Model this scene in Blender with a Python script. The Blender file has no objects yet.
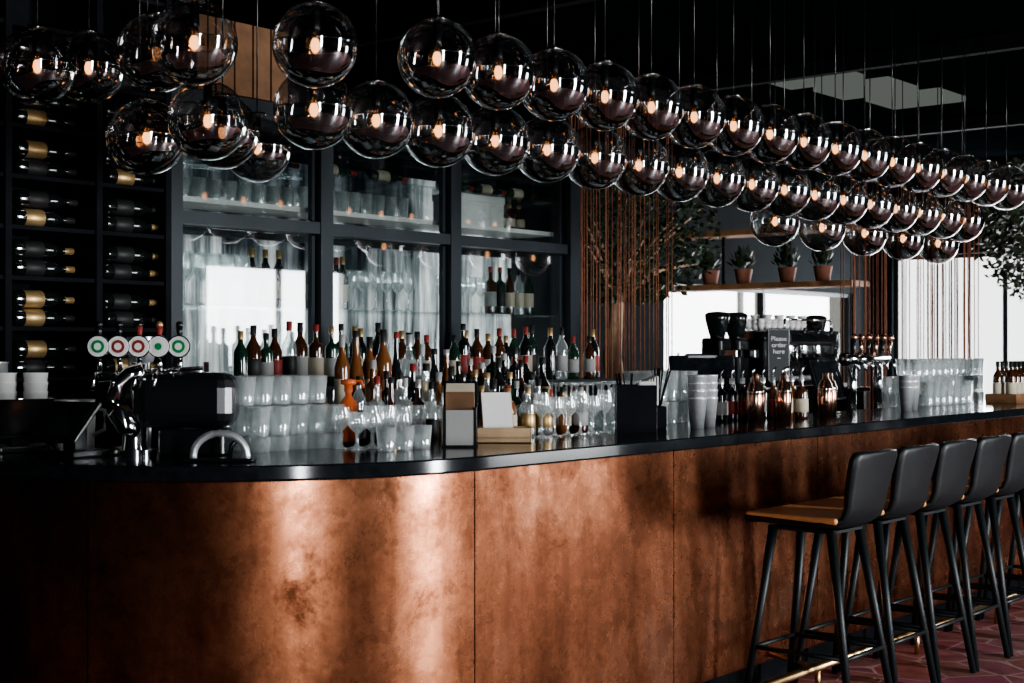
import bpy, math, random
from mathutils import Vector, Matrix
random.seed(7)
S=bpy.context.scene
# ------------------------------------------------------------------ materials
def newmat(name):
    m=bpy.data.materials.new(name); m.use_nodes=True
    nt=m.node_tree; nt.nodes.clear()
    out=nt.nodes.new('ShaderNodeOutputMaterial')
    return m,nt,out
def pbr(name,col,rough=.5,metal=0,spec=.5,var=0.0,scale=12,emit=None,es=0,coat=0):
    m,nt,out=newmat(name)
    b=nt.nodes.new('ShaderNodeBsdfPrincipled')
    b.inputs['Base Color'].default_value=(*col,1); b.inputs['Roughness'].default_value=rough
    b.inputs['Metallic'].default_value=metal; b.inputs['Specular IOR Level'].default_value=spec
    b.inputs['Coat Weight'].default_value=coat
    if emit: b.inputs['Emission Color'].default_value=(*emit,1); b.inputs['Emission Strength'].default_value=es
    if var>0:
        tc=nt.nodes.new('ShaderNodeTexCoord'); n=nt.nodes.new('ShaderNodeTexNoise'); n.inputs['Scale'].default_value=scale
        n.inputs['Detail'].default_value=5
        nt.links.new(tc.outputs['Object'],n.inputs['Vector'])
        r=nt.nodes.new('ShaderNodeValToRGB')
        r.color_ramp.elements[0].position=.3; r.color_ramp.elements[1].position=.7
        r.color_ramp.elements[0].color=(*[c*(1-var) for c in col],1)
        r.color_ramp.elements[1].color=(*[min(1,c*(1+var)) for c in col],1)
        nt.links.new(n.outputs['Fac'],r.inputs['Fac']); nt.links.new(r.outputs['Color'],b.inputs['Base Color'])
    nt.links.new(b.outputs[0],out.inputs[0]); return m
def thin_glass(name,tint,base,edge,rough=.03,gcol=(1,1,1),power=.35,milk=0):
    m,nt,out=newmat(name)
    t=nt.nodes.new('ShaderNodeBsdfTransparent'); t.inputs[0].default_value=(*tint,1)
    g=nt.nodes.new('ShaderNodeBsdfGlossy'); g.inputs['Roughness'].default_value=rough; g.inputs[0].default_value=(*gcol,1)
    lw=nt.nodes.new('ShaderNodeLayerWeight'); lw.inputs[0].default_value=power
    mr=nt.nodes.new('ShaderNodeMapRange'); mr.inputs[3].default_value=base; mr.inputs[4].default_value=edge
    nt.links.new(lw.outputs['Facing'],mr.inputs[0])
    mx=nt.nodes.new('ShaderNodeMixShader')
    nt.links.new(mr.outputs[0],mx.inputs[0]); nt.links.new(t.outputs[0],mx.inputs[1]); nt.links.new(g.outputs[0],mx.inputs[2])
    last=mx.outputs[0]
    if milk>0:
        d=nt.nodes.new('ShaderNodeBsdfDiffuse'); d.inputs[0].default_value=(.85,.88,.88,1)
        tr=nt.nodes.new('ShaderNodeBsdfTranslucent'); tr.inputs[0].default_value=(.85,.88,.88,1)
        a=nt.nodes.new('ShaderNodeAddShader'); nt.links.new(d.outputs[0],a.inputs[0]); nt.links.new(tr.outputs[0],a.inputs[1])
        mx2=nt.nodes.new('ShaderNodeMixShader'); mx2.inputs[0].default_value=milk
        nt.links.new(last,mx2.inputs[1]); nt.links.new(a.outputs[0],mx2.inputs[2]); last=mx2.outputs[0]
    nt.links.new(last,out.inputs[0]); return m
def emis(name,col,s):
    m,nt,out=newmat(name); e=nt.nodes.new('ShaderNodeEmission'); e.inputs[0].default_value=(*col,1); e.inputs[1].default_value=s
    nt.links.new(e.outputs[0],out.inputs[0]); return m
def ramp(nt,fac,stops):
    r=nt.nodes.new('ShaderNodeValToRGB'); el=r.color_ramp.elements
    while len(el)<len(stops): el.new(.5)
    for e,(p,c) in zip(el,stops): e.position=p; e.color=(*c,1)
    nt.links.new(fac,r.inputs['Fac']); return r.outputs['Color']
def noise(nt,vec,scale,detail=5,rough=.55,dist=0,stretch=None):
    if stretch:
        mp=nt.nodes.new('ShaderNodeMapping'); mp.inputs['Scale'].default_value=stretch
        nt.links.new(vec,mp.inputs[0]); vec=mp.outputs[0]
    n=nt.nodes.new('ShaderNodeTexNoise'); n.inputs['Scale'].default_value=scale; n.inputs['Detail'].default_value=detail
    n.inputs['Roughness'].default_value=rough; n.inputs['Distortion'].default_value=dist
    nt.links.new(vec,n.inputs['Vector']); return n.outputs['Fac']
def mixc(nt,fac,a,b,mode='MIX'):
    m=nt.nodes.new('ShaderNodeMix'); m.data_type='RGBA'; m.blend_type=mode
    for i,v in ((0,fac),(6,a),(7,b)):
        if hasattr(v,'is_output'): nt.links.new(v,m.inputs[i])
        elif i==0: m.inputs[0].default_value=v
        else: m.inputs[i].default_value=(*v,1)
    return m.outputs[2]

def copper():
    m,nt,out=newmat('copper_patina'); b=nt.nodes.new('ShaderNodeBsdfPrincipled')
    tc=nt.nodes.new('ShaderNodeTexCoord').outputs['Object']
    n1=noise(nt,tc,1.5,9,.66,.35); n2=noise(nt,tc,4.2,10,.78,.25); n4=noise(nt,tc,24,7,.75,.1); n5=noise(nt,tc,6,8,.7,.5,(1,1,.55)); n6=noise(nt,tc,7,6,.6,.1,(2.2,2.2,.22))
    base=ramp(nt,n1,[(.32,(.19,.072,.036)),(.45,(.38,.150,.078)),(.56,(.52,.215,.115)),(.70,(.66,.32,.20))])
    st=ramp(nt,n2,[(.33,(.20,.17,.16)),(.43,(.62,.58,.56)),(.56,(1,1,1)),(.8,(1.0,.93,.88))])
    c=mixc(nt,1.0,base,st,'MULTIPLY')
    f=ramp(nt,n4,[(.34,(.70,.68,.66)),(.6,(1,1,1))])
    c=mixc(nt,1.0,c,f,'MULTIPLY')
    f=ramp(nt,n6,[(.34,(.72,.70,.68)),(.55,(1,1,1))])
    c=mixc(nt,1.0,c,f,'MULTIPLY')
    f=ramp(nt,n5,[(.58,(0,0,0)),(.68,(.6,.6,.6))])
    c=mixc(nt,f,c,(.11,.040,.022))
    nt.links.new(c,b.inputs['Base Color']); b.inputs['Metallic'].default_value=.96
    r=ramp(nt,n2,[(.32,(.42,)*3),(.62,(.20,)*3)]); nt.links.new(r,b.inputs['Roughness'])
    bp=nt.nodes.new('ShaderNodeBump'); bp.inputs['Strength'].default_value=.05; bp.inputs['Distance'].default_value=.02
    nt.links.new(n1,bp.inputs['Height']); nt.links.new(bp.outputs[0],b.inputs['Normal'])
    nt.links.new(b.outputs[0],out.inputs[0]); return m
def floor_mat():
    m,nt,out=newmat('red_stone_paving'); b=nt.nodes.new('ShaderNodeBsdfPrincipled')
    tc=nt.nodes.new('ShaderNodeTexCoord').outputs['Object']
    v=nt.nodes.new('ShaderNodeTexVoronoi'); v.feature='DISTANCE_TO_EDGE'; v.inputs['Scale'].default_value=4.2
    nt.links.new(tc,v.inputs['Vector'])
    v2=nt.nodes.new('ShaderNodeTexVoronoi'); v2.inputs['Scale'].default_value=4.2; nt.links.new(tc,v2.inputs['Vector'])
    n=noise(nt,tc,9,6)
    st=ramp(nt,n,[(.3,(.12,.035,.038)),(.7,(.27,.095,.098))])
    st=mixc(nt,.20,st,v2.outputs['Color'],'SOFT_LIGHT')
    e=ramp(nt,v.outputs['Distance'],[(0.0,(1,1,1)),(.035,(0,0,0))])
    c=mixc(nt,e,st,(.42,.29,.28)); nt.links.new(c,b.inputs['Base Color']); b.inputs['Roughness'].default_value=.5
    nt.links.new(b.outputs[0],out.inputs[0]); return m
def reflection_glow_mat():  # window reflections in the cabinet glass, painted as a streaky glow
    m,nt,out=newmat('painted_window_reflection'); e=nt.nodes.new('ShaderNodeEmission')
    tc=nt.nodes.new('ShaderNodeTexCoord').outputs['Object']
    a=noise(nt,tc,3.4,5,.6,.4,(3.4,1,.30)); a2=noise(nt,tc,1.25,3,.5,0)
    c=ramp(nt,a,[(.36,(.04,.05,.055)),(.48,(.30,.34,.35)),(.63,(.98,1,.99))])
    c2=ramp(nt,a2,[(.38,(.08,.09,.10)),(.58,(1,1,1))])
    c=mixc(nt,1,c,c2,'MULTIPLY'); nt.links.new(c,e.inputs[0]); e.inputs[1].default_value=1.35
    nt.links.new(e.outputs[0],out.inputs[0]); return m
M={}
M['copper']=copper(); M['floor']=floor_mat(); M['reflglow']=reflection_glow_mat()
M['stone']=pbr('black_polished_stone',(.008,.010,.012),.12,0,.5,.4,30)
M['black']=pbr('black_satin_plastic',(.008,.009,.010),.25,0,.5)
M['matte']=pbr('black_matte',(.006,.007,.009),.8,0,.1,.3,8)
M['wall']=pbr('dark_painted_plaster',(.006,.009,.011),.9,0,.1,.3,3)
M['ceil']=pbr('charcoal_ceiling',(.003,.005,.006),1.0,0,0,.3,3)
M['frame']=pbr('blue_black_steel',(.012,.018,.023),.45,.2,.4)
M['steel']=pbr('brushed_steel',(.80,.81,.82),.32,.75,.5,.08,40)
M['chrome']=pbr('chrome',(.88,.90,.91),.10,1)
M['brass']=pbr('brass',(.55,.36,.18),.30,1,.5,.15,20)
M['cuppol']=pbr('polished_copper',(.80,.45,.32),.2,1,.5,.1,20)
M['leather']=pbr('tan_leather',(.66,.29,.11),.42,0,.5,.12,25)
M['backleather']=pbr('black_leather',(.007,.009,.010),.45,0,.35,.3,40)
M['leg']=pbr('black_powder_coat',(.007,.010,.011),.45,.1,.35)
M['wood']=pbr('oiled_wood',(.34,.17,.08),.5,0,.4,.35,9)
M['dwood']=pbr('dark_stained_wood',(.17,.085,.04),.55,0,.3,.35,9)
M['lwood']=pbr('pale_wood',(.42,.28,.16),.5,0,.4,.25,9)
M['white']=pbr('white_ceramic',(.70,.69,.66),.35,0,.5,.05)
M['paper']=pbr('paper',(.66,.65,.62),.7,0,.3,.04)
M['cream']=pbr('cream_label',(.45,.39,.30),.6,0,.3,.1)
M['redlab']=pbr('red_label',(.22,.03,.025),.5,0,.3,.1)
M['greylab']=pbr('grey_label',(.28,.28,.27),.6,0,.3,.1)
M['blklab']=pbr('black_label',(.015,.015,.015),.5,0,.3,.1)
M['gold']=pbr('gold_foil',(.50,.34,.16),.4,.7,.5,.1)
M['ggreen']=pbr('green_bottle_glass',(.010,.030,.018),.06,0,.7,.2,coat=.6)
M['gbrown']=pbr('brown_bottle_glass',(.045,.016,.007),.06,0,.7,.2,coat=.6)
M['gamber']=pbr('amber_spirit',(.13,.050,.018),.06,0,.7,.15,coat=.6)
M['gdark']=pbr('dark_bottle_glass',(.007,.009,.009),.06,0,.7,.2,coat=.6)
M['gclear']=thin_glass('clear_bottle_glass',(.80,.85,.85),.18,.85,.05,milk=.08)
M['tumbler']=thin_glass('tumbler_glass',(.93,.96,.96),.14,.95,.05,(1,1,1),.45,milk=.12)
M['pane']=thin_glass('cabinet_glass_pane',(.88,.91,.91),.08,.5,.02)
M['skydim']=thin_glass('added_dimming_pane',(.42,.42,.40),.04,.4,.02)  # darkened so the sky seen through it looks dimmer
M['globeT']=thin_glass('globe_clear_glass',(.80,.80,.79),.06,.85,.01,(.95,.97,1),.28)
M['globeB']=thin_glass('globe_smoked_glass',(.60,.59,.57),.17,.98,.012,(.90,.93,.96),.40)
M['bulb']=emis('glowing_bulb',(1,.50,.25),4.2)
M['halo']=thin_glass('amber_bulb_glass',(1,.86,.70),.05,.5,.02,(1,.85,.7))
M['orange']=pbr('orange_syrup',(.55,.12,.04),.2)
M['green']=pbr('green_enamel',(.02,.22,.07),.3)
M['leaf']=pbr('leaf_green',(.022,.040,.018),.5,0,.4,.5,20)
M['bark']=pbr('tree_bark',(.55,.36,.24),.8,0,.2,.25,14)
M['rope']=pbr('rust_rope',(.20,.080,.045),.8,0,.2,.3,20)
M['terra']=pbr('terracotta',(.28,.12,.08),.7,0,.2,.2)
M['chalk']=pbr('chalkboard',(.03,.033,.036),.7)
M['ledge']=pbr('dark_steel_worktop',(.10,.105,.11),.3,.9,.5,.2,20)
M['panel']=emis('skylight_panel',(.66,.72,.66),.13)
M['plaster']=pbr('light_plaster',(.34,.33,.32),.8,0,.2,.08,4)
# ------------------------------------------------------------------ mesh builder
class MB:
    def __init__(s): s.v=[];s.f=[];s.mi=[];s.sm=[];s.mats=[];s.T=Matrix.Identity(4)
    def m(s,k):
        if k not in s.mats: s.mats.append(k)
        return s.mats.index(k)
    def add(s,vs,fs,mat,smooth=False):
        o=len(s.v); s.v+=[tuple(s.T@Vector(v)) for v in vs]; k=s.m(mat)
        for f in fs: s.f.append([i+o for i in f]); s.mi.append(k); s.sm.append(smooth)
    def box(s,c,size,mat,bev=0.0,rz=0,rx=0):
        x,y,z=[d/2 for d in size]; b=min(bev,x*.9,y*.9,z*.9)
        T0=s.T; s.T=s.T@Matrix.Translation(c)@Matrix.Rotation(rz,4,'Z')@Matrix.Rotation(rx,4,'X')
        if b<=0:
            vs=[(i*x,j*y,k*z) for i in(-1,1) for j in(-1,1) for k in(-1,1)]
            s.add(vs,[(0,1,3,2),(4,6,7,5),(0,4,5,1),(2,3,7,6),(0,2,6,4),(1,5,7,3)],mat)
        else:
            n=3
            def loop(ix,z0):
                r=[]
                for (sx,sy,a0) in((1,1,0),(-1,1,90),(-1,-1,180),(1,-1,270)):
                    for q in range(n+1):
                        a=math.radians(a0+90*q/n)
                        r.append((sx*(x-b)+ix*math.cos(a),sy*(y-b)+ix*math.sin(a),z0))
                return r
            rings=[]
            for q in range(n+1):
                a=math.pi/2*q/n; rings.append(loop(b*math.sin(a),-z+b-b*math.cos(a)))
            for q in range(n+1):
                a=math.pi/2*q/n; rings.append(loop(b*math.cos(a),z-b+b*math.sin(a)))
            L=len(rings[0]); vs=[p for r in rings for p in r]; fs=[]
            for i in range(len(rings)-1):
                for j in range(L): fs.append((i*L+j,i*L+(j+1)%L,(i+1)*L+(j+1)%L,(i+1)*L+j))
            fs.append(tuple(range(L-1,-1,-1))); fs.append(tuple((len(rings)-1)*L+j for j in range(L)))
            s.add(vs,fs,mat,False)
        s.T=T0
    def lathe(s,prof,mat,c=(0,0,0),seg=16,smooth=True):
        vs=[];fs=[]
        for r,z in prof:
            for j in range(seg):
                a=2*math.pi*j/seg; vs.append((c[0]+max(r,1e-5)*math.cos(a),c[1]+max(r,1e-5)*math.sin(a),c[2]+z))
        for i in range(len(prof)-1):
            for j in range(seg): fs.append((i*seg+j,i*seg+(j+1)%seg,(i+1)*seg+(j+1)%seg,(i+1)*seg+j))
        s.add(vs,fs,mat,smooth)
    def cyl(s,c,r,h,mat,seg=20):
        s.lathe([(0,0),(r,0)],mat,c,seg,False); s.lathe([(r,0),(r,h)],mat,c,seg,True); s.lathe([(r,h),(0,h)],mat,c,seg,False)
    def sphere(s,c,r,mat,seg=20,rings=12,sz=1.0):
        s.lathe([(r*math.sin(math.pi*i/rings),-r*sz*math.cos(math.pi*i/rings)) for i in range(rings+1)],mat,c,seg)
    def tube(s,pts,r,mat,seg=8,caps=True):
        pts=[Vector(p) for p in pts]; rings=[]; up=None
        for i,p in enumerate(pts):
            d=(pts[min(i+1,len(pts)-1)]-pts[max(i-1,0)]).normalized()
            if up is None: up=Vector((0,0,1)) if abs(d.z)<.9 else Vector((1,0,0))
            a=d.cross(up)
            if a.length<1e-4: a=d.cross(Vector((0,1,0)))
            a.normalize(); b=d.cross(a).normalized()
            rr=r[i] if isinstance(r,(list,tuple)) else r
            rings.append([p+a*rr*math.cos(2*math.pi*j/seg)+b*rr*math.sin(2*math.pi*j/seg) for j in range(seg)])
        vs=[q for g in rings for q in g]; fs=[]
        for i in range(len(rings)-1):
            for j in range(seg): fs.append((i*seg+j,i*seg+(j+1)%seg,(i+1)*seg+(j+1)%seg,(i+1)*seg+j))
        if caps: fs.append(tuple(range(seg-1,-1,-1))); fs.append(tuple((len(rings)-1)*seg+j for j in range(seg)))
        s.add(vs,fs,mat,True)
    def obj(s,name,loc=(0,0,0),rz=0,parent=None,mesh_only=False):
        me=bpy.data.meshes.new(name); me.from_pydata(s.v,[],s.f)
        for k in s.mats: me.materials.append(M[k])
        me.polygons.foreach_set('material_index',s.mi); me.polygons.foreach_set('use_smooth',s.sm); me.update()
        if mesh_only: return me
        return place(name,me,loc,rz,parent)
def place(name,me,loc=(0,0,0),rz=0,parent=None):
    o=bpy.data.objects.new(name,me); o.location=loc; o.rotation_euler=(0,0,rz)
    S.collection.objects.link(o)
    if parent: o.parent=parent
    return o
VA=math.atan2(-.765,.644)
R=math.radians
# ------------------------------------------------------------------ camera
cam=bpy.data.cameras.new('camera'); co=bpy.data.objects.new('camera',cam); S.collection.objects.link(co)
cam.lens=50; cam.sensor_width=36; co.location=(-3.576,-3.174,1.48)
co.rotation_euler=(R(90.26),0,VA); S.camera=co
cam.dof.use_dof=True; cam.dof.focus_distance=6.0; cam.dof.aperture_fstop=5.0
cam.clip_start=.05
# ------------------------------------------------------------------ room shell
X0,X1,Y0,Y1,H=-4.5,13.0,-7.0,4.9,3.45
b=MB(); b.box(((X0+X1)/2,(Y0+Y1)/2,-.05),(X1-X0+.6,Y1-Y0+.6,.1),'floor'); b.obj('floor')
b=MB(); b.box(((X0+X1)/2,(Y0+Y1)/2,H+.05),(X1-X0+.6,Y1-Y0+.6,.1),'ceil'); b.obj('ceiling')
def wall_x(name,y,th,x0,x1,holes,mat):
    b=MB(); cur=x0
    for xa,xb,za,zb in sorted(holes):
        if xa>cur: b.box(((cur+xa)/2,y,H/2),(xa-cur,th,H),mat)
        if za>0: b.box(((xa+xb)/2,y,za/2),(xb-xa,th,za),mat)
        b.box(((xa+xb)/2,y,(zb+H)/2),(xb-xa,th,H-zb),mat); cur=xb
    b.box(((cur+x1)/2,y,H/2),(x1-cur,th,H),mat); b.obj(name)
def wall_y(name,x,th,y0,y1,holes,mat):
    b=MB(); cur=y0
    for ya,yb,za,zb in sorted(holes):
        if ya>cur: b.box((x,(cur+ya)/2,H/2),(th,ya-cur,H),mat)
        if za>0: b.box((x,(ya+yb)/2,za/2),(th,yb-ya,za),mat)
        b.box((x,(ya+yb)/2,(zb+H)/2),(th,yb-ya,H-zb),mat); cur=yb
    b.box((x,(cur+y1)/2,H/2),(th,y1-cur,H),mat); b.obj(name)
south=[(-4.30,-3.75,.1,3.0),(2.85,3.60,.1,3.1),(8.0,10.6,.1,2.6)]  # third opening is added fill to brighten the straight copper front
wall_x('wall_south',Y0-.1,.2,X0,X1,south,'wall')
north=[(8.4,12.6,1.0,2.15)]
wall_x('wall_north',Y1+.1,.2,X0,X1,north,'wall')
east=[(.4,4.6,.7,2.62)]
wall_y('wall_east',X1+.1,.2,Y0-.2,Y1+.2,east,'wall')
wall_y('wall_west',X0-.1,.2,Y0-.2,Y1+.2,[],'wall')
n=0
for (xa,xb,za,zb) in south+north:
    n+=1; y=Y0-.1 if n<=3 else Y1+.1
    b=MB(); w=.05
    for xx in [xa+w/2,xb-w/2]+([ (xa+xb)/2] if xb-xa>2 else []): b.box((xx,y,(za+zb)/2),(w,.08,zb-za),'frame')
    for zz in (za+w/2,zb-w/2): b.box(((xa+xb)/2,y,zz),(xb-xa-2*w,.07,w),'frame')
    if n==4: b.box(((xa+xb)/2,y+.02,(za+zb)/2),(xb-xa-.1,.006,zb-za-.1),'skydim')  # pane added only here, to dim the sky behind
    b.obj('window_%d'%n)
b=MB()
for yy in (.43,1.85,3.2,4.57): b.box((X1+.1,yy,1.66),(.08,.06,1.92),'frame')
for zz in (.73,2.59): b.box((X1+.1,2.5,zz),(.07,4.1,.05),'frame')
b.obj('window_5')
def area(name,loc,rot,sx,sy,e,col=(1,1,1)):
    l=bpy.data.lights.new(name,'AREA'); l.shape='RECTANGLE'; l.size=sx; l.size_y=sy; l.energy=e; l.color=col
    o=bpy.data.objects.new(name,l); o.location=loc; o.rotation_euler=rot; S.collection.objects.link(o)
for i,((xa,xb,za,zb),e) in enumerate(zip(south,(400,760,170))):  # the last of these lights is the added fill
    area('window_and_fill_light',((xa+xb)/2,Y0-.3,(za+zb)/2),(R(90),0,0),xb-xa,zb-za,e,(.93,.97,1))
area('window_and_fill_light',(X1+.3,2.5,1.66),(R(90),0,R(90)),4.2,1.9,420,(.96,.98,1))
w=bpy.data.worlds.new('daylight_sky'); S.world=w; w.use_nodes=True
w.node_tree.nodes['Background'].inputs[0].default_value=(.95,.97,.97,1); w.node_tree.nodes['Background'].inputs[1].default_value=1.8
# ceiling services
b=MB()
for xx in (2.5,5.2,8.2,11): b.box((xx,-.6,H-.06),(.07,8.5,.1),'matte')
b.obj('ceiling_beams')
b=MB(); b.tube([(-3,-1.3,3.2),(12.6,-1.3,3.2)],.04,'matte',10)
for k in range(9):
    p=[(4.0+.9*k+.12*i,-.9+.10*math.sin(i*1.1+k),H-.02-.10*math.sin(math.pi*i/8)) for i in range(9)]
    b.tube(p,.012,'frame',6)
b.obj('ceiling_conduit')
b=MB()
for i in range(3): b.box((5.6+i*.66,1.75-i*.10,H-.03),(.5,.6,.04),'panel')
b.obj('ceiling_light_panel')
# ------------------------------------------------------------------ the bar
RAD=1.13; AL=RAD*math.pi/2
def path(s_,d):
    if s_>=0: return (s_,d)
    a=-s_/RAD
    if a<=math.pi/2: return (-(RAD-d)*math.sin(a),RAD-(RAD-d)*math.cos(a))
    return (-RAD+d,RAD+(-s_-AL))
def sweep(b,prof,s0,s1,mat,closed=True,smooth=True):
    n_=max(2,int(abs(s1-s0)/.04)); ss=[s0+(s1-s0)*i/n_ for i in range(n_+1)]
    P=prof+[prof[0]] if closed else prof
    for (d0,z0),(d1,z1) in zip(P[:-1],P[1:]):
        vs=[]
        for s_ in ss:
            x,y=path(s_,d0); vs.append((x,y,z0)); x,y=path(s_,d1); vs.append((x,y,z1))
        fs=[(2*i,2*i+1,2*i+3,2*i+2) for i in range(n_)]
        b.add(vs,fs,mat,smooth)
    for s_ in (s0,s1):
        b.add([(*path(s_,d),z) for d,z in prof],[tuple(range(len(prof)))],mat)
bar=bpy.data.objects.new('bar_counter',None); S.collection.objects.link(bar)
b=MB(); SE=-2.74
sweep(b,[(-.045,1.078),(-.045,1.115),(-.04,1.12),(.62,1.12),(.62,1.078),(-.04,1.072)],SE,6.6,'stone'); b.obj('stone_top',parent=bar)
b=MB(); g=.003
seams=[SE,-1.32,0,1.2,2.4,3.6,4.8,6.0,6.55]
for a,c in zip(seams[:-1],seams[1:]):
    sweep(b,[(.004,.10),(0,.104),(0,1.066),(.004,1.07),(.03,1.07),(.03,.10)],a+g,c-g,'copper')
b.obj('copper_panels',parent=bar)
b=MB(); sweep(b,[(.031,.0),(.031,1.07),(.10,1.07),(.10,.0)],SE,6.55,'matte'); b.obj('bar_carcass',parent=bar)
b=MB(); b.box((2.95,.83,1.055),(7.0,.46,.030),'ledge',.004); b.box((2.95,.86,.52),(6.9,.38,1.03),'frame'); b.obj('service_ledge',parent=bar)
b=MB(); b.tube([(0.9,-.24,.11),(6.5,-.24,.11)],.019,'brass',14)
for x in [.95+i*1.0 for i in range(6)]:
    b.tube([(x,-.24,.11),(x,-.24,.0)],.012,'brass',10); b.tube([(x,-.24,.11),(x,-.002,.13)],.010,'brass',8)
b.obj('brass_foot_rail')
# ------------------------------------------------------------------ stools
def stool_mesh():
    b=MB()
    prof=[(.275,.768,.34),(.25,.784,.38),(.10,.780,.395),(-.06,.774,.385),(-.14,.779,.355),(-.178,.800,.325),(-.198,.85,.325),(-.215,.92,.35),(-.232,.995,.378),(-.245,1.045,.385),(-.250,1.064,.36),(-.252,1.072,.31)]
    n=10; top=[];bot=[]
    for i,(y,z,w) in enumerate(prof):
        p0=prof[max(i-1,0)];p1=prof[min(i+1,len(prof)-1)]
        ty,tz=p1[0]-p0[0],p1[1]-p0[1]; L=math.hypot(ty,tz); ny,nz=tz/L,-ty/L
        bowl=.0 if i<4 else min(1,(i-3)/4)
        for j in range(n+1):
            u=-1+2*j/n; yy=y+.028*bowl*u*u; zz=z+(.010*u*u if i<6 else 0)
            top.append((u*w/2,yy,zz)); bot.append((u*w/2,yy-ny*.022,zz-nz*.022))
    N=len(prof); vs=top+bot; o=len(top); fs=[]
    for i in range(N-1):
        for j in range(n):
            a=i*(n+1)+j; fs.append((a,a+1,a+n+2,a+n+1)); fs.append((o+a,o+a+n+1,o+a+n+2,o+a+1))
        a=i*(n+1); fs.append((a,a+n+1,o+a+n+1,o+a)); a=i*(n+1)+n; fs.append((a,o+a,o+a+n+1,a+n+1))
    for j in range(n):
        fs.append((j,o+j,o+j+1,j+1)); a=(N-1)*(n+1)+j; fs.append((a,a+1,o+a+1,o+a))
    b.add(vs,fs,'backleather',True)
    b.box((0,.05,.793),(.375,.41,.026),'leather',.012)
    b.box((0,.03,.742),(.26,.30,.012),'leg')
    for sx in(-1,1):
        for sy in(-1,1):
            b.tube([(sx*.12,sy*.13+.03,.75),(sx*.19,sy*.24+.02,0)],[.021,.015],'leg',8)
        b.tube([(sx*.167,-.184,.25),(sx*.167,.224,.25)],.010,'leg',8)
    for sy in(-1,1): b.tube([(-.167,sy*.204+.02,.25),(.167,sy*.204+.02,.25)],.010,'leg',8)
    return b.obj('bar_stool',mesh_only=True)
sm=stool_mesh()
for i in range(7): place('bar_stool',sm,(1.72+.415*i,-.385,0),0)
# ------------------------------------------------------------------ globe pendants
def globe_mesh(z):
    b=MB(); r=.14; n=24
    pr=[(r*math.sin(math.pi*i/n),-r*math.cos(math.pi*i/n)) for i in range(n+1)]
    b.lathe(pr[:n//2+1],'globeB',seg=36); b.lathe(pr[n//2:n-1],'globeT',seg=36)
    b.lathe([(.1402,-.002),(.1406,0),(.1402,.002)],'chrome',seg=36)
    b.lathe([(.0,.145),(.034,.143),(.036,.132),(.030,.130)],'chrome',seg=20)
    b.lathe([(.0,.13),(.015,.128),(.017,.055),(.014,.04),(0,.04)],'black',seg=14)
    b.lathe([(.013,.040),(.020,.034),(.031,.014),(.033,-.006),(.026,-.030),(.012,-.041),(0,-.043)],'halo',seg=18)
    b.lathe([(0,.024),(.009,.020),(.014,.010),(.0155,-.002),(.013,-.016),(.006,-.024),(0,-.026)],'bulb',seg=16)
    b.tube([(0,0,.04),(0,0,.02)],.004,'black',6)
    b.tube([(0,0,.14),(0,0,H-z)],.003,'black',6)
    return b.obj('glass_globe_pendant',mesh_only=True)
gm={}
def globe(x,y,z):
    k=round(z,3)
    if k not in gm: gm[k]=globe_mesh(k)
    place('glass_globe_pendant',gm[k],(x,y,k),random.uniform(0,6))
for i in range(17): globe(.066+.33*i,.235,2.496)
for i in range(-2,16): globe(.373+.33*i+(-.0 if i>-2 else .03),.515,2.305)
for i in range(0,5): globe(3.47+.55*i,.83,2.19)
for x,y,z in [(-.447,.298,2.467),(-.70,.60,2.476),(-.521,1.05,2.53),(-.438,1.60,2.56),(-.44,.865,2.28),(-.42,1.25,2.26),(.191,1.357,2.296),(-.15,1.15,2.30),(-.75,1.45,2.50),(-.10,1.75,2.33)]:
    globe(x,y,z)
# ------------------------------------------------------------------ bottles / glassware
def bottle(b,x,y,z,h,r,glass,label='cream',kind=0,cap='blklab',seg=14):
    if kind==0:   pr=[(0,0),(r*.95,0),(r,.01),(r,.60*h),(r*.88,.66*h),(r*.45,.76*h),(r*.36,.80*h),(r*.34,.95*h)]
    elif kind==1: pr=[(0,0),(r*.96,0),(r,.012),(r,.62*h),(r*.93,.67*h),(r*.40,.72*h),(r*.33,.76*h),(r*.33,.92*h)]
    elif kind==2: pr=[(0,0),(r,.0),(r*1.02,.3*h),(r*.95,.42*h),(r*.6,.6*h),(r*.38,.72*h),(r*.33,.95*h)]
    else:         pr=[(0,0),(r*.8,0),(r*.86,.2*h),(r,.5*h),(r*.96,.58*h),(r*.5,.68*h),(r*.34,.74*h),(r*.34,.93*h)]
    b.lathe(pr,glass,(x,y,z),seg)
    e=pr[-1][1]; rc=r*.40
    b.lathe([(rc,e-.10*h if kind==0 else e-.01),(rc,h),(0,h)],cap,(x,y,z),10)
    if label and kind!=2: b.lathe([(r*1.0,.16*h),(r*1.03,.165*h),(r*1.03,.46*h),(r*1.0,.465*h)],label,(x,y,z),seg)
    elif label: b.lathe([(r*1.03,.10*h),(r*1.05,.11*h),(r*1.05,.30*h),(r*1.03,.31*h)],label,(x,y,z),seg)
GL=['ggreen','gbrown','gamber','gdark','gclear','gclear','gclear','gdark']; LB=['cream','paper','blklab','redlab','greylab','cream',None,None,'gold','blklab']
def rand_bottle(b,x,y,z,hs=1,lo=.24,hi=.33):
    bottle(b,x,y,z,random.uniform(lo,hi)*hs,random.uniform(.028,.040),random.choice(GL),random.choice(LB),random.choice([0,0,1,1,2,3]),random.choice(['blklab','redlab','gold','blklab','greylab','steel','blklab']))
def tumbler(b,x,y,z,h=.10,r=.038,mat='tumbler',seg=16):
    b.lathe([(0,.006),(r*.78,.006),(r*.80,0),(r*.82,.004),(r,h),(r*.96,h),(r*.79,.012),(0,.012)],mat,(x,y,z),seg)
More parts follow.
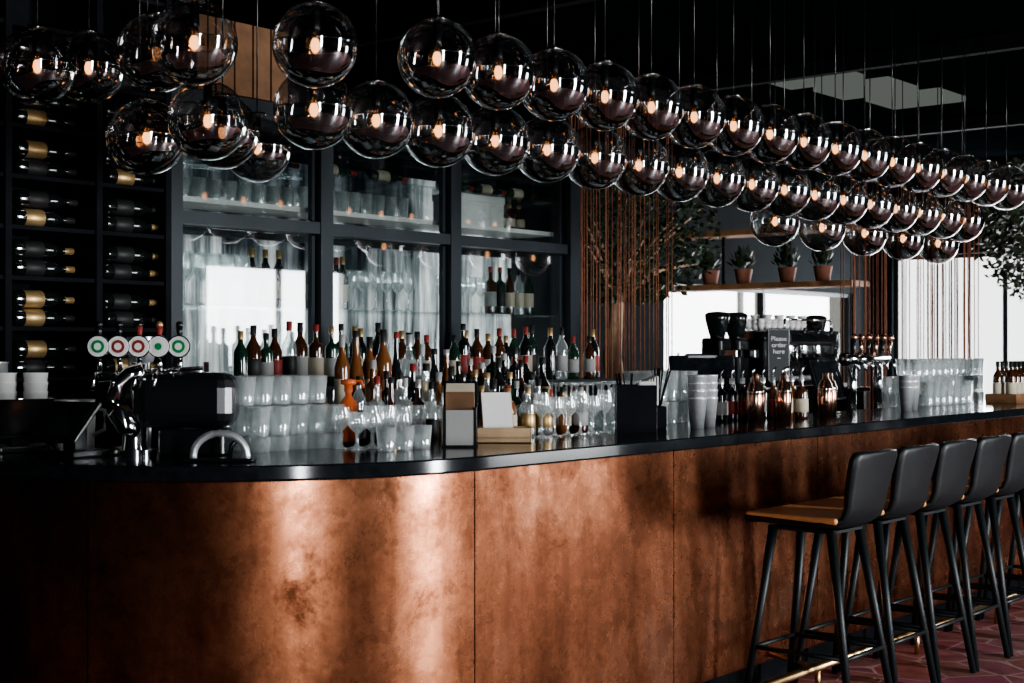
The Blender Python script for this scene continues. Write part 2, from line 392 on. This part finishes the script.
def wineglass(b,x,y,z,h=.20,r=.038,inv=False):
    pr=[(0,0),(r*.9,.002),(r*.3,.008),(.004,.02),(.004,h*.45),(r*.4,h*.5),(r*.9,h*.62),(r,h*.75),(r*.82,h)]
    if inv: pr=[(a,h-c) for a,c in pr]
    b.lathe(pr,'tumbler',(x,y,z),16)
LZ=1.0705
b=MB()
b.box((.80,.80,LZ+.03),(1.20,.07,.06),'matte'); b.box((.80,.90,LZ+.07),(1.20,.12,.14),'matte')
for i in range(16): rand_bottle(b,.23+.075*i,.70,LZ,.92)
for i in range(16): rand_bottle(b,.23+.075*i,.80,LZ+.06,.95)
for i in range(16): rand_bottle(b,.24+.075*i,.905,LZ+.14,1.05 if i<8 else .85)
b.obj('liquor_bottles')
b=MB()
for i in range(10):
    rand_bottle(b,.78+.062*i+random.uniform(-.01,.01),.52+.055*(i%2),1.12,.62,.24,.34)
b.obj('bitters_bottles')
b=MB()
for i in range(5):
    for j in range(4):
        for k in range(3):
            if k==2 and j==0: continue
            tumbler(b,-.375+.086*i+random.uniform(-.004,.004),.66+.088*j,LZ+k*.104,.10,.040)
b.obj('stacked_tumblers')
b=MB()
for i in range(5):
    for j in range(2): wineglass(b,-.10+.075*i,.46+.085*j,1.12,random.choice([.13,.15,.17]),.034)
for i in range(3): tumbler(b,-.08+.09*i,.34,1.12,.085,.036)
b.obj('cocktail_glasses')
b=MB()
for i in range(9):
    for j in range(3): wineglass(b,1.47+.082*i,.70+.09*j,LZ,.25,.038,True)
b.obj('wine_glasses')
b=MB()
for i in range(6):
    wineglass(b,.88+.085*i,.42,1.12,random.choice([.16,.18]),.036)
b.obj('coupe_glasses')
b=MB()
for i in range(4):
    for j in range(3):
        for k in range(2): tumbler(b,2.20+.088*i,.74+.09*j,LZ+.0+k*.15,.145,.038)
b.obj('highball_glasses')
b=MB()
for i in range(11):
    for j in range(3):
        for k in range(3 if j<2 else 2): tumbler(b,5.0+.10*i+random.uniform(-.008,.008),.68+.10*j,LZ+k*.115,.11,.038)
b.obj('stacked_highball_glasses')
b=MB()
for i in range(7):
    tumbler(b,4.75+.10*i,.50,1.12,random.choice([.12,.15]),.036)
b.obj('water_glasses')
T=1.12
def item(fn,name,x,y,z=T,rz=VA):
    b=MB(); fn(b); return b.obj(name,(x,y,z),rz)
def f_menu(b):
    b.box((0,0,.004),(.13,.11,.008),'black'); b.box((0,.045,.12),(.125,.012,.235),'matte',.003)
    b.box((-.057,0,.075),(.008,.10,.14),'black'); b.box((.057,0,.075),(.008,.10,.14),'black')
    b.box((0,-.046,.07),(.10,.006,.13),'plaster',.001)
    for i in range(5): b.box((0,-.025+.012*i,.10+.01*i),(.104,.004,.18),'dwood' if i<2 else 'cream')
item(f_menu,'menu_holder',.28,.32)
def f_card(b):
    b.box((0,0,.02),(.22,.13,.008),'lwood',.002)
    for s_ in(-1,1): b.box((0,s_*.061,.03),(.22,.008,.055),'lwood',.002); b.box((s_*.106,0,.03),(.008,.13,.055),'lwood',.002)
    b.box((-.02,-.01,.12),(.115,.004,.145),'paper',0,R(12),R(-20)); b.box((-.02,.01,.115),(.12,.006,.155),'wood',0,R(12),R(-20))
item(f_card,'wooden_menu_tray',.565,.36)
def f_caddy(b):
    b.box((0,0,.006),(.17,.15,.012),'black')
    for s_ in(-1,1): b.box((s_*.082,0,.10),(.008,.15,.20),'black',.002); b.box((0,s_*.072,.10),(.17,.008,.20),'matte',.002)
    b.box((0,0,.10),(.008,.14,.18),'black')
    for i in range(6): b.box((.045,-.045+.018*i,.13),(.065,.006,.17),'paper',0,0,R(random.uniform(-6,6)))
    for i in range(9): b.tube([(-.045+random.uniform(-.02,.02),random.uniform(-.04,.04),.02),(-.045+random.uniform(-.04,.04),random.uniform(-.06,.06),.25)],.003,'black',6)
item(f_caddy,'napkin_caddy',1.49,.39)
def f_nap(b):
    b.box((0,0,.05),(.13,.10,.10),'matte',.004)
    for i in range(5): b.box((-.03+.012*i,0,.15+.005*i),(.005,.085,.13),'paper',0,R(12))
    for i in range(9): b.tube([(.03,0,.06),(.03+random.uniform(-.02,.06),random.uniform(-.03,.03),.27)],.004,'black',6)
item(f_nap,'straw_and_napkin_holder',1.68,.44)
def tins(b,n_=4,r=.043,mat='steel'):
    for k in range(n_):
        z=k*.034; b.lathe([(0,0),(r*.70,0),(r,.13),(r*1.03,.132),(r*1.03,.136),(r*.96,.136),(r*.68,.006)],mat,(0,0,z),20)
for x,y,n_ in ((1.84,.30,4),(1.95,.31,4),(2.06,.43,3),(4.10,.34,3),(4.22,.36,3)):
    item(lambda b:tins(b,n_),'cocktail_shaker_tins',x,y)
def f_shaker(b,mat='cuppol'):
    b.lathe([(0,0),(.034,0),(.040,.10),(.041,.15),(.038,.155),(.030,.185),(.016,.20),(.016,.225),(.012,.235),(0,.236)],mat,seg=20)
    b.lathe([(.0415,.147),(.0425,.150),(.0415,.153)],'chrome',seg=20)
for i,(x,y) in enumerate(((2.38,.32),(2.50,.38),(2.62,.30),(3.05,.30),(3.17,.34))): item(lambda b:f_shaker(b,'cuppol'),'copper_cocktail_shaker',x,y)
b=MB()
for i in range(3):
    x,y=2.74+.085*i,.36+.04*(i%2)
    bottle(b,x,y,T,.22,.034,'gamber' if i%2 else 'gbrown','cream',1,'steel')
    b.tube([(x,y,T+.22),(x+.005,y,T+.25),(x+.02,y-.01,T+.27)],.004,'chrome',6)
for i in range(9):
    x,y=2.4+.10*i,.52
    bottle(b,x,y,T,.21,.033,random.choice(['gbrown','gamber','gdark']),random.choice(['cream','greylab','redlab']),1,'steel'); b.tube([(x,y,T+.21),(x,y,T+.24),(x+.015,y-.01,T+.26)],.004,'chrome',6)
b.obj('syrup_bottles')
def f_pos(b):
    b.box((0,.02,.008),(.24,.22,.016),'black',.005); b.box((0,.05,.08),(.05,.04,.14),'black')
    b.box((0,-.01,.22),(.34,.025,.25),'black',.008,0,R(-18)); b.box((0,-.026,.223),(.31,.002,.22),'stone',0,0,R(-18))
    b.box((0,.06,.30),(.16,.10,.10),'black',.01)
def f_pos_base(b):
    b.box((0,.01,-.0155),(.3,.3,.028),'matte'); f_pos(b)
item(f_pos_base,'point_of_sale_terminal',2.76,.86,LZ+.03,VA)
item(f_pos,'point_of_sale_terminal',4.12,.86,LZ,VA+R(50))
def f_tab(b):
    b.box((0,.03,.012),(.18,.16,.024),'black',.006); b.box((0,.035,.06),(.06,.05,.09),'black')
    b.box((0,-.01,.115),(.23,.016,.17),'black',.006,0,R(-42)); b.box((0,-.0185,.122),(.205,.002,.145),'stone',0,0,R(-42))
item(f_tab,'tablet_terminal',-.92,.99,T,VA-R(32))
item(f_tab,'tablet_terminal',-.90,1.30,T,VA+R(38))
def f_chalk(b):
    b.box((0,0,.006),(.10,.08,.012),'lwood',.002); b.tube([(0,0,.0),(0,0,.26)],.008,'black',8)
    b.box((0,-.004,.37),(.125,.012,.30),'black',.003); b.box((0,-.0115,.37),(.108,.002,.28),'chalk')
ch=item(f_chalk,'chalkboard_sign',3.56,.86,LZ)
fc=bpy.data.curves.new('chalk_text','FONT'); fc.body='Please\norder\nhere\n~'; fc.size=.036; fc.align_x='CENTER'; fc.extrude=.0005
fo=bpy.data.objects.new('chalk_text',fc); S.collection.objects.link(fo); fo.parent=ch; fo.location=(0,-.0135,.45); fo.rotation_euler=(R(90),0,0); fc.materials.append(M['paper'])
b=MB(); b.box((5.85,.36,T+.006),(.55,.20,.012),'dwood')
for s_ in(-1,1): b.box((5.85,.36+s_*.10,T+.03),(.57,.010,.06),'dwood',.002); b.box((5.85+s_*.28,.36,T+.03),(.010,.20,.06),'dwood',.002)
for i in range(7):
    for j in range(2): bottle(b,5.62+.076*i,.31+.09*j,T+.013,.26,.031,'gbrown','cream',0,'blklab')
b.obj('beer_bottle_crate')
# ------------------------------------------------------------------ beer tap tower (left)
def f_tap(b):
    b.cyl((-.12,0,0),.075,.02,'chrome',28); b.lathe([(.045,.02),(.040,.05),(.040,.10),(.052,.13)],'chrome',(-.12,0,0),24)
    b.box((.05,.02,.185),(.34,.17,.185),'black',.05)
    b.tube([(-.105,-.03,.08),(-.14,-.05,.10),(-.165,-.06,.145),(-.17,-.06,.19),(-.16,-.055,.235),(-.125,-.05,.27),(-.08,-.04,.285)],.030,'chrome',16)
    b.box((.08,.02,.045),(.22,.14,.09),'black',.01)
    for i in range(5):
        x=-.235+.065*i; y=-.02+.01*i
        b.tube([(x,y+.02,.26),(x,y+.01,.30),(x,y,.325)],.008,'chrome',10)
        b.tube([(x,y+.01,.28),(x,y-.06,.27),(x,y-.07,.22)],.008,'chrome',10)
        for rr,t_,mt in((.038,.010,'chrome'),(.034,.013,'white'),(.022,.015,['green','redlab','redlab','white','green'][i]),(.012,.017,['white','white','white','green','white'][i])):
            T0=b.T; b.T=b.T@Matrix.Translation((x,y,.365))@Matrix.Rotation(R(90),4,'X'); b.cyl((0,0,0),rr,t_,mt,24); b.T=T0
        b.tube([(x,y,.395),(x,y,.435)],[.008,.012],'redlab' if i in(2,3) else 'black',8); b.sphere((x,y,.438),.013,'gold' if i==3 else 'black',10,6)
    b.tube([(-.25,.03,.262),(.10,.03,.282)],.017,'chrome',12)
item(f_tap,'beer_tap_tower',-.66,.78)
def f_arch(b):
    pts=[(.085*math.cos(math.pi*i/12),0,.02+.07*math.sin(math.pi*i/12)) for i in range(13)]
    b.tube([(.085,0,0)]+pts+[(-.085,0,0)],.012,'steel',12)
    b.box((0,0,.006),(.22,.07,.012),'black',.004)
    b.tube([(.03,0,.01),(.035,0,.05),(.06,0,.075)],.008,'black',8)
item(f_arch,'glass_rinser',-.72,.44)
def f_tongs(b):
    for i in range(9):
        a=random.uniform(-.05,.05); b.tube([(a*.4,0,.1),(a,random.uniform(-.02,.02),.36)],.004,'steel',6)
    b.lathe([(0,0),(.042,0),(.046,.14),(.043,.14),(.04,.005)],'steel',seg=20)
    b.lathe([(.0,.30),(.04,.31),(.055,.36),(.05,.40)],'steel',(.01,0,0),20)
item(f_tongs,'bar_tool_jar',-.56,1.10,T)
def f_cups(b):
    for i in range(3):
        for k in range(6):
            b.lathe([(0,0),(.035,0),(.045,.09),(.047,.092),(.044,.092),(.034,.004)],'white',(-.12+.11*i,.02*i,k*.035),20)
item(f_cups,'white_cup_stacks',-.74,1.68)
def f_jug(b):
    b.lathe([(0,0),(.07,0),(.075,.12),(.070,.16),(.075,.17),(.066,.165),(.06,.01)],'white',seg=24)
    b.tube([(.072,0,.14),(.11,0,.13),(.11,0,.06),(.073,0,.04)],.008,'white',8)
item(f_jug,'serving_jug',-.60,1.44)
def f_grind(b):
    b.box((0,0,.08),(.14,.16,.16),'black',.01); b.lathe([(.05,.16),(.06,.20),(.06,.30),(.065,.305),(.0,.31)],'steel',seg=20)
item(f_grind,'blender',-.64,1.95)
def f_pump(b):
    b.lathe([(0,0),(.035,0),(.035,.14),(.012,.17),(.012,.19)],'orange',seg=18)
    b.lathe([(.016,.185),(.016,.21),(.03,.215),(.03,.23),(0,.235)],'orange',seg=14); b.tube([(0,0,.225),(.05,0,.225),(.055,0,.20)],.006,'orange',8)
    b.cyl((0,0,-.059),.05,.059,'matte',20)
item(f_pump,'syrup_pump_bottle',.10,.72,LZ+.06)
def f_tap2(b):
    b.cyl((-.18,0,0),.05,.02,'chrome'); b.cyl((.18,0,0),.05,.02,'chrome')
    b.tube([(-.18,0,.02),(-.18,0,.34)],.028,'chrome',16); b.tube([(.18,0,.02),(.18,0,.34)],.028,'chrome',16); b.tube([(-.28,0,.34),(.28,0,.34)],.04,'chrome',18)
    for i in range(6):
        x=-.25+.10*i; b.tube([(x,0,.34),(x,-.07,.33),(x,-.08,.27)],.010,'chrome',8); b.tube([(x,-.04,.36),(x,-.05,.46)],[.010,.016],'cuppol' if i%2 else 'black',10); b.sphere((x,-.05,.475),.022,'cuppol',12,8)
item(f_tap2,'beer_tap_rail',4.64,.86,LZ,0)
# ------------------------------------------------------------------ back bar + glazed cabinet
BZ=.98
b=MB(); b.box((3.48,1.97,BZ-.02),(6.2,.56,.04),'stone',.004); b.box((3.48,1.99,.47),(6.1,.50,.94),'frame')
for i in range(7): b.box((.84+.88*i,1.735,.5),(.84,.012,.86),'matte',.003)
b.obj('back_bar_counter')
b=MB(); b.box((1.95,2.0,BZ+.305),(3.0,.20,.02),'frame')
for x in (.48,1.44,2.42,3.42): b.box((x,2.0,BZ+.1475),(.03,.18,.295),'frame')
b.obj('bottle_riser_shelf')
b=MB()
for i in range(36):
    if random.random()<.92: bottle(b,.52+.080*i,1.985+random.uniform(-.03,.03),BZ+.3155,random.uniform(.25,.32),random.uniform(.033,.038),random.choice(['gdark','gdark','ggreen','gbrown','gclear']),random.choice(['cream','greylab','redlab','blklab',None]),random.choice([0,0,1]),random.choice(['redlab','blklab','gold','blklab']))
for i in range(30):
    rand_bottle(b,.60+.095*i,1.82,BZ,.95)
b.obj('back_bar_bottles')
FY=2.36; D_=.42; xs=[.46,1.455,2.45,3.53]; ZT=2.64
cab=bpy.data.objects.new('glazed_bottle_cabinet',None); S.collection.objects.link(cab)
b=MB()
b.box((.45,FY+.2,ZT/2),(.16,D_+.10,ZT),'frame'); b.box((3.55,FY+.2,ZT/2),(.10,D_+.1,ZT),'frame')
for x in xs[1:3]: b.box((x,FY+.0,(ZT+BZ)/2),(.085,.09,ZT-BZ),'frame')
for z in (BZ+.03,2.10,ZT-.03): b.box((1.99,FY,z),(3.06,.08,.06),'frame')
for a,c in zip(xs[:-1],xs[1:]):
    for z0,z1 in((BZ+.07,2.06),(2.14,ZT-.07)):
        for x in (a+.06,c-.06): b.box((x,FY+.01,(z0+z1)/2),(.022,.03,z1-z0),'frame')
b.box((1.99,FY+.40,2.10),(3.06,.03,.08),'frame')
b.box((2.02,FY+.2,ZT+.03),(3.28,.55,.06),'frame')
b.obj('cabinet_frame',parent=cab)
b=MB()
for a,c in zip(xs[:-1],xs[1:]):
    for z0,z1 in((BZ+.07,2.06),(2.14,ZT-.07)): b.box(((a+c)/2,FY+.02,(z0+z1)/2),(c-a-.14,.006,z1-z0),'pane')
b.obj('door_glass',parent=cab)
b=MB(); b.box((1.99,FY+.44,1.54),(3.02,.02,1.06),'reflglow'); b.box((1.99,FY+.44,2.32),(3.02,.02,.36),'reflglow'); b.box((1.99,FY+.445,2.56),(3.02,.02,.10),'wall')  # glowing sheets stand in for reflections on the door glass
b.obj('reflection_glow_panel',parent=cab)
b=MB()
for z in (1.68,2.40): b.box((1.99,FY+.22,z),(3.0,.30,.012),'pane')
b.box((1.99,FY+.22,2.20),(3.0,.30,.025),'white')
b.obj('shelves',parent=cab)
b=MB()
def dark_bottle(x,y,z,h): bottle(b,x,y,z,h,random.uniform(.032,.038),random.choice(['gdark','ggreen','gclear','gbrown']),random.choice(['cream','greylab','blklab',None]),random.choice([0,1]),random.choice(['gold','redlab','blklab']))
for i in range(32):
    x=.60+.09*i
    if abs(x-1.455)<.08 or abs(x-2.45)<.08: continue
    if 1.5<x<1.85: bottle(b,x,FY+.18,1.69,random.uniform(.27,.31),.036,random.choice(['gdark','ggreen','gclear']),'cream',0,'gold'); bottle(b,x+.04,FY+.27,1.69,.29,.036,'gdark','greylab',0,'redlab')
    elif x<1.1: 
        for q in range(2): wineglass(b,x,FY+.14+.1*q,1.69,.26,.040)
    elif 1.1<x<1.38: bottle(b,x,FY+.18,1.69,.30,.036,'gdark','cream',0,'gold')
    elif x>2.95: dark_bottle(x,FY+.2,1.69,.29)
    else: wineglass(b,x,FY+.2,1.69,.22,.038)
for i in range(30):
    x=.58+.096*i
    if abs(x-1.455)<.08 or abs(x-2.45)<.08: continue
    if x<1.4: 
        for q in range(2): tumbler(b,x,FY+.14+.1*q,2.215,.10,.038)
    elif x<2.4: tumbler(b,x,FY+.25,2.215,.13,.038)
    elif x>3.05: bottle(b,x,FY+.25,2.215,.17,.036,'gbrown','cream',1,'gold')
    if i%3: wineglass(b,x,FY+.2,1.10,.24,.040); wineglass(b,x+.04,FY+.3,1.10,.26,.040)
    else: dark_bottle(x,FY+.2,1.10,.31)
b.box((1.99,FY+.22,1.088),(3.0,.30,.02),'frame')
b.obj('cabinet_glassware',parent=cab)
b=MB(); b.box((2.83,FY+.2,2.30),(.42,.20,.17),'paper',.004); b.box((2.83,FY+.2,2.375),(.43,.21,.04),'white',.004); b.obj('white_storage_box',parent=cab)
b=MB()
for i,x in enumerate((.72,1.05,1.30,1.72,2.12,2.7,3.0,3.3)):
    T0=b.T; b.T=b.T@Matrix.Translation((x-.13,FY+.2,2.445))@Matrix.Rotation(R(90),4,'Y'); bottle(b,0,0,0,.30,.036,'ggreen','cream',0,'redlab'); b.T=T0
b.obj('lying_wine_bottles',parent=cab)
b=MB()
for i in range(5): b.box((.70+.115*i,FY+.0,2.90),(.105,.03,.36),'dwood',.003)
b.box((.93,FY+.04,2.90),(.6,.03,.38),'matte')
b.obj('wood_cladding',parent=cab)
# wine rack on the left
rk=bpy.data.objects.new('wine_rack',None); S.collection.objects.link(rk)
b=MB()
for z in [.3+.21*i for i in range(14)]: b.box((-.95,2.32,z),(2.6,.32,.018),'matte')
for x in (-2.25,-1.6,-.95,-.45,-.02,.34): b.box((x,2.32,1.6),(.03,.34,3.2),'matte')
b.box((-.95,2.50,1.6),(2.6,.03,3.2),'matte')
b.obj('rack_frame',parent=rk)
b=MB()
for zi in range(4,12):
    for (xa,xb) in((-.43,-.04),(0,.32),(-.93,-.48),(-1.58,-.98)):
        for k in range(2):
            zz=.3+.21*zi+.009+.038+k*.078
            lab=random.choice(['blklab','blklab','blklab','blklab','gold'])
            if (zi in(6,) and xa==-.43): lab='gold'
            T0=b.T; b.T=b.T@Matrix.Translation((xa+.03+random.uniform(0,.02),2.22,zz))@Matrix.Rotation(R(90),4,'Y')
            bottle(b,0,0,0,.29,.037,'gdark',lab,0,random.choice(['gold','blklab','blklab'])); b.T=T0
b.obj('racked_wine_bottles',parent=rk)
# ------------------------------------------------------------------ espresso machine etc
PZ=BZ+.20
b=MB(); b.box((5.55,1.98,BZ+.185),(1.9,.50,.03),'stone',.003)
for x in (4.65,6.45): b.box((x,1.98,BZ+.085),(.04,.46,.17),'frame')
b.box((5.55,2.15,BZ+.085),(1.76,.04,.17),'frame'); b.obj('machine_plinth')
def f_esp(b):
    b.box((0,0,.05),(.72,.46,.05),'chrome',.01); b.box((0,.06,.23),(.68,.32,.31),'black',.03); b.box((0,-.08,.37),(.74,.38,.11),'black',.02)
    for s_ in(-1,1): b.box((s_*.375,-.06,.24),(.02,.44,.36),'chrome',.008)
    b.box((0,-.274,.37),(.66,.006,.05),'chrome')
    b.box((0,-.14,.09),(.62,.22,.02),'steel')
    for x in(-.2,0,.2):
        b.lathe([(0,-.06),(.035,-.06),(.04,0),(.04,.05)],'chrome',(x,-.18,.27),18); b.tube([(x,-.18,.225),(x,-.34,.215)],[.012,.016],'black',10)
        b.tube([(x+.03,-.27,.36),(x+.03,-.30,.44)],[.008,.014],'black',8)
    for x in(-.30,.30): b.tube([(x,-.25,.34),(x,-.30,.30),(x,-.31,.14)],.007,'chrome',8)
    for i in range(8):
        for j in range(2):
            for k in range(2+(i%2)): b.lathe([(0,0),(.02,0),(.036,.05),(.033,.05),(.018,.004)],'white',(-.30+.085*i,-.02+.1*j,.427+k*.03),14)
    b.tube([(-.34,-.23,.50),(.34,-.23,.50)],.008,'chrome',8)
    for x in(-.34,.34): b.tube([(x,-.23,.42),(x,-.23,.50)],.008,'chrome',8); b.box((x*.9,.0,.013),(.05,.05,.026),'black')
item(f_esp,'espresso_machine',5.56,1.98,PZ,0)
def f_gr(b):
    b.box((0,0,.02),(.19,.26,.04),'black',.01); b.box((0,.04,.20),(.15,.16,.34),'black',.025); b.box((0,-.08,.26),(.07,.12,.06),'chrome',.01)
    b.lathe([(.05,.37),(.06,.40),(.085,.50),(.085,.53),(.06,.545),(0,.55)],'gdark',(0,.03,0),20)
item(f_gr,'coffee_grinder',4.76,1.98,PZ,0); item(f_gr,'coffee_grinder',5.00,1.98,PZ,0); item(f_gr,'coffee_grinder',6.16,1.98,PZ,0)
b=MB()
for i in range(7): rand_bottle(b,3.85+.10*i,1.95,BZ)
b.obj('coffee_syrup_bottles')
# ------------------------------------------------------------------ rope curtains, trees, plant shelf
b=MB(); 
for i in range(40):
    t_=(i/40)**1.6
    x=3.70+1.25*t_+random.uniform(-.01,.01); y=2.45+random.uniform(-.08,.08)
    b.tube([(x,y,.02),(x+random.uniform(-.01,.01),y,1.9),(x,y,3.2)],.0042,'rope',5)
b.box((4.35,2.45,3.22),(1.4,.3,.05),'matte'); b.obj('rope_curtain')
b=MB()
for i in range(70):
    t_=random.random(); x=7.35+.75*t_+random.uniform(-.05,.05); y=2.35-.8*t_+random.uniform(-.06,.06)
    b.tube([(x,y,.02),(x+random.uniform(-.02,.02),y,1.8),(x,y,3.0)],.0045,'rope',5)
b.box((7.74,1.95,3.02),(1.3,.2,.05),'matte',0,R(-47)); b.obj('rope_curtain')
def tree(name,x,y,zt,canopy,n_,rad,trunk_r=.06,lean=.1):
    b=MB(); b.tube([(0,0,.3),(lean*.3,0,.9),(lean,.03,1.4),(lean*.6,0,zt)],[trunk_r,trunk_r*.95,trunk_r*.9,trunk_r*.5],'bark',10)
    b.lathe([(0,0),(.17,0),(.24,.42),(.25,.45),(.21,.45),(.19,.36),(0,.36)],'matte',seg=24)
    for c in range(14):
        a=random.uniform(0,6.28); rr=random.uniform(.3,.9)*rad; zc=zt+random.uniform(*canopy)
        b.tube([(lean*.6,0,zt-.1),(rr*.5*math.cos(a),rr*.5*math.sin(a),(zt+zc)/2+.05),(rr*math.cos(a),rr*math.sin(a),zc)],[.018,.010,.004],'bark',5)
    for i in range(n_):
        a=random.uniform(0,6.28); rr=rad*math.sqrt(random.random()); z=zt+canopy[0]+(canopy[1]-canopy[0])*random.random()
        zz=(z-zt-canopy[0])/(canopy[1]-canopy[0])*2-1; rr*=math.sqrt(max(.05,1-zz*zz*.9))
        c=Vector((rr*math.cos(a),rr*math.sin(a),z)); u=Vector((random.uniform(-1,1),random.uniform(-1,1),random.uniform(-1,.4))).normalized(); v=u.cross(Vector((random.random(),random.random(),1))).normalized()
        L=random.uniform(.035,.07); W=L*.36
        b.add([c,c+u*L*.5+v*W,c+u*L,c+u*L*.5-v*W],[(0,1,2,3)],'leaf')
    b.obj(name,(x,y,0))
tree('indoor_tree',5.72,3.48,1.95,(-.10,1.0),3600,.80,.085,-.12)
tree('olive_tree',8.85,.95,2.1,(-.26,1.1),6500,.90,.06,.1)
tree('olive_tree',10.9,1.7,2.1,(-.05,1.1),2600,.8,.06,.1)
b=MB()
for z in (2.05,2.55): b.box((8.0,3.6,z),(.34,2.1,.05),'wood',.004)
for y in (2.6,3.25,3.95,4.58): b.box((8.0,y,2.3),(.03,.03,.46),'matte')
for y in (2.6,4.58):b.box((8.0,y,3.0),(.02,.02,.85),'matte')
b.obj('hanging_plant_shelf')
def plant(x,y,z):
    b=MB(); b.lathe([(0,0),(.06,0),(.085,.13),(.09,.14),(.075,.14),(.07,.11),(0,.11)],'terra',seg=18)
    for i in range(110):
        a=random.uniform(0,6.28); e=random.uniform(.2,1.4); L=random.uniform(.05,.2)
        c=Vector((L*.6*math.cos(a)*math.cos(e),L*.6*math.sin(a)*math.cos(e),.12+L*math.sin(e))); u=(c-Vector((0,0,.08))).normalized(); v=u.cross(Vector((.3,.2,1))).normalized()
        b.add([c,c+u*.03+v*.014,c+u*.07,c+u*.03-v*.014],[(0,1,2,3)],'leaf')
    b.obj('potted_plant',(x,y,z))
for i in range(4): plant(8.0,2.92+.36*i+(.1 if i>1 else 0),2.076)
b=MB(); b.box((8.0,3.6,.55),(.6,1.9,1.1),'plaster',.01); b.box((8.0,3.6,1.115),(.66,1.96,.03),'lwood'); b.obj('rear_service_counter')
b=MB()
for i in range(16): rand_bottle(b,7.9,2.75+.11*i,1.131)
b.obj('rear_counter_bottles')
# ------------------------------------------------------------------ look
S.view_settings.view_transform='AgX'
try: S.view_settings.look='AgX - Medium High Contrast'
except Exception as e: print(e)
S.view_settings.exposure=.4
S.cycles.transparent_max_bounces=24
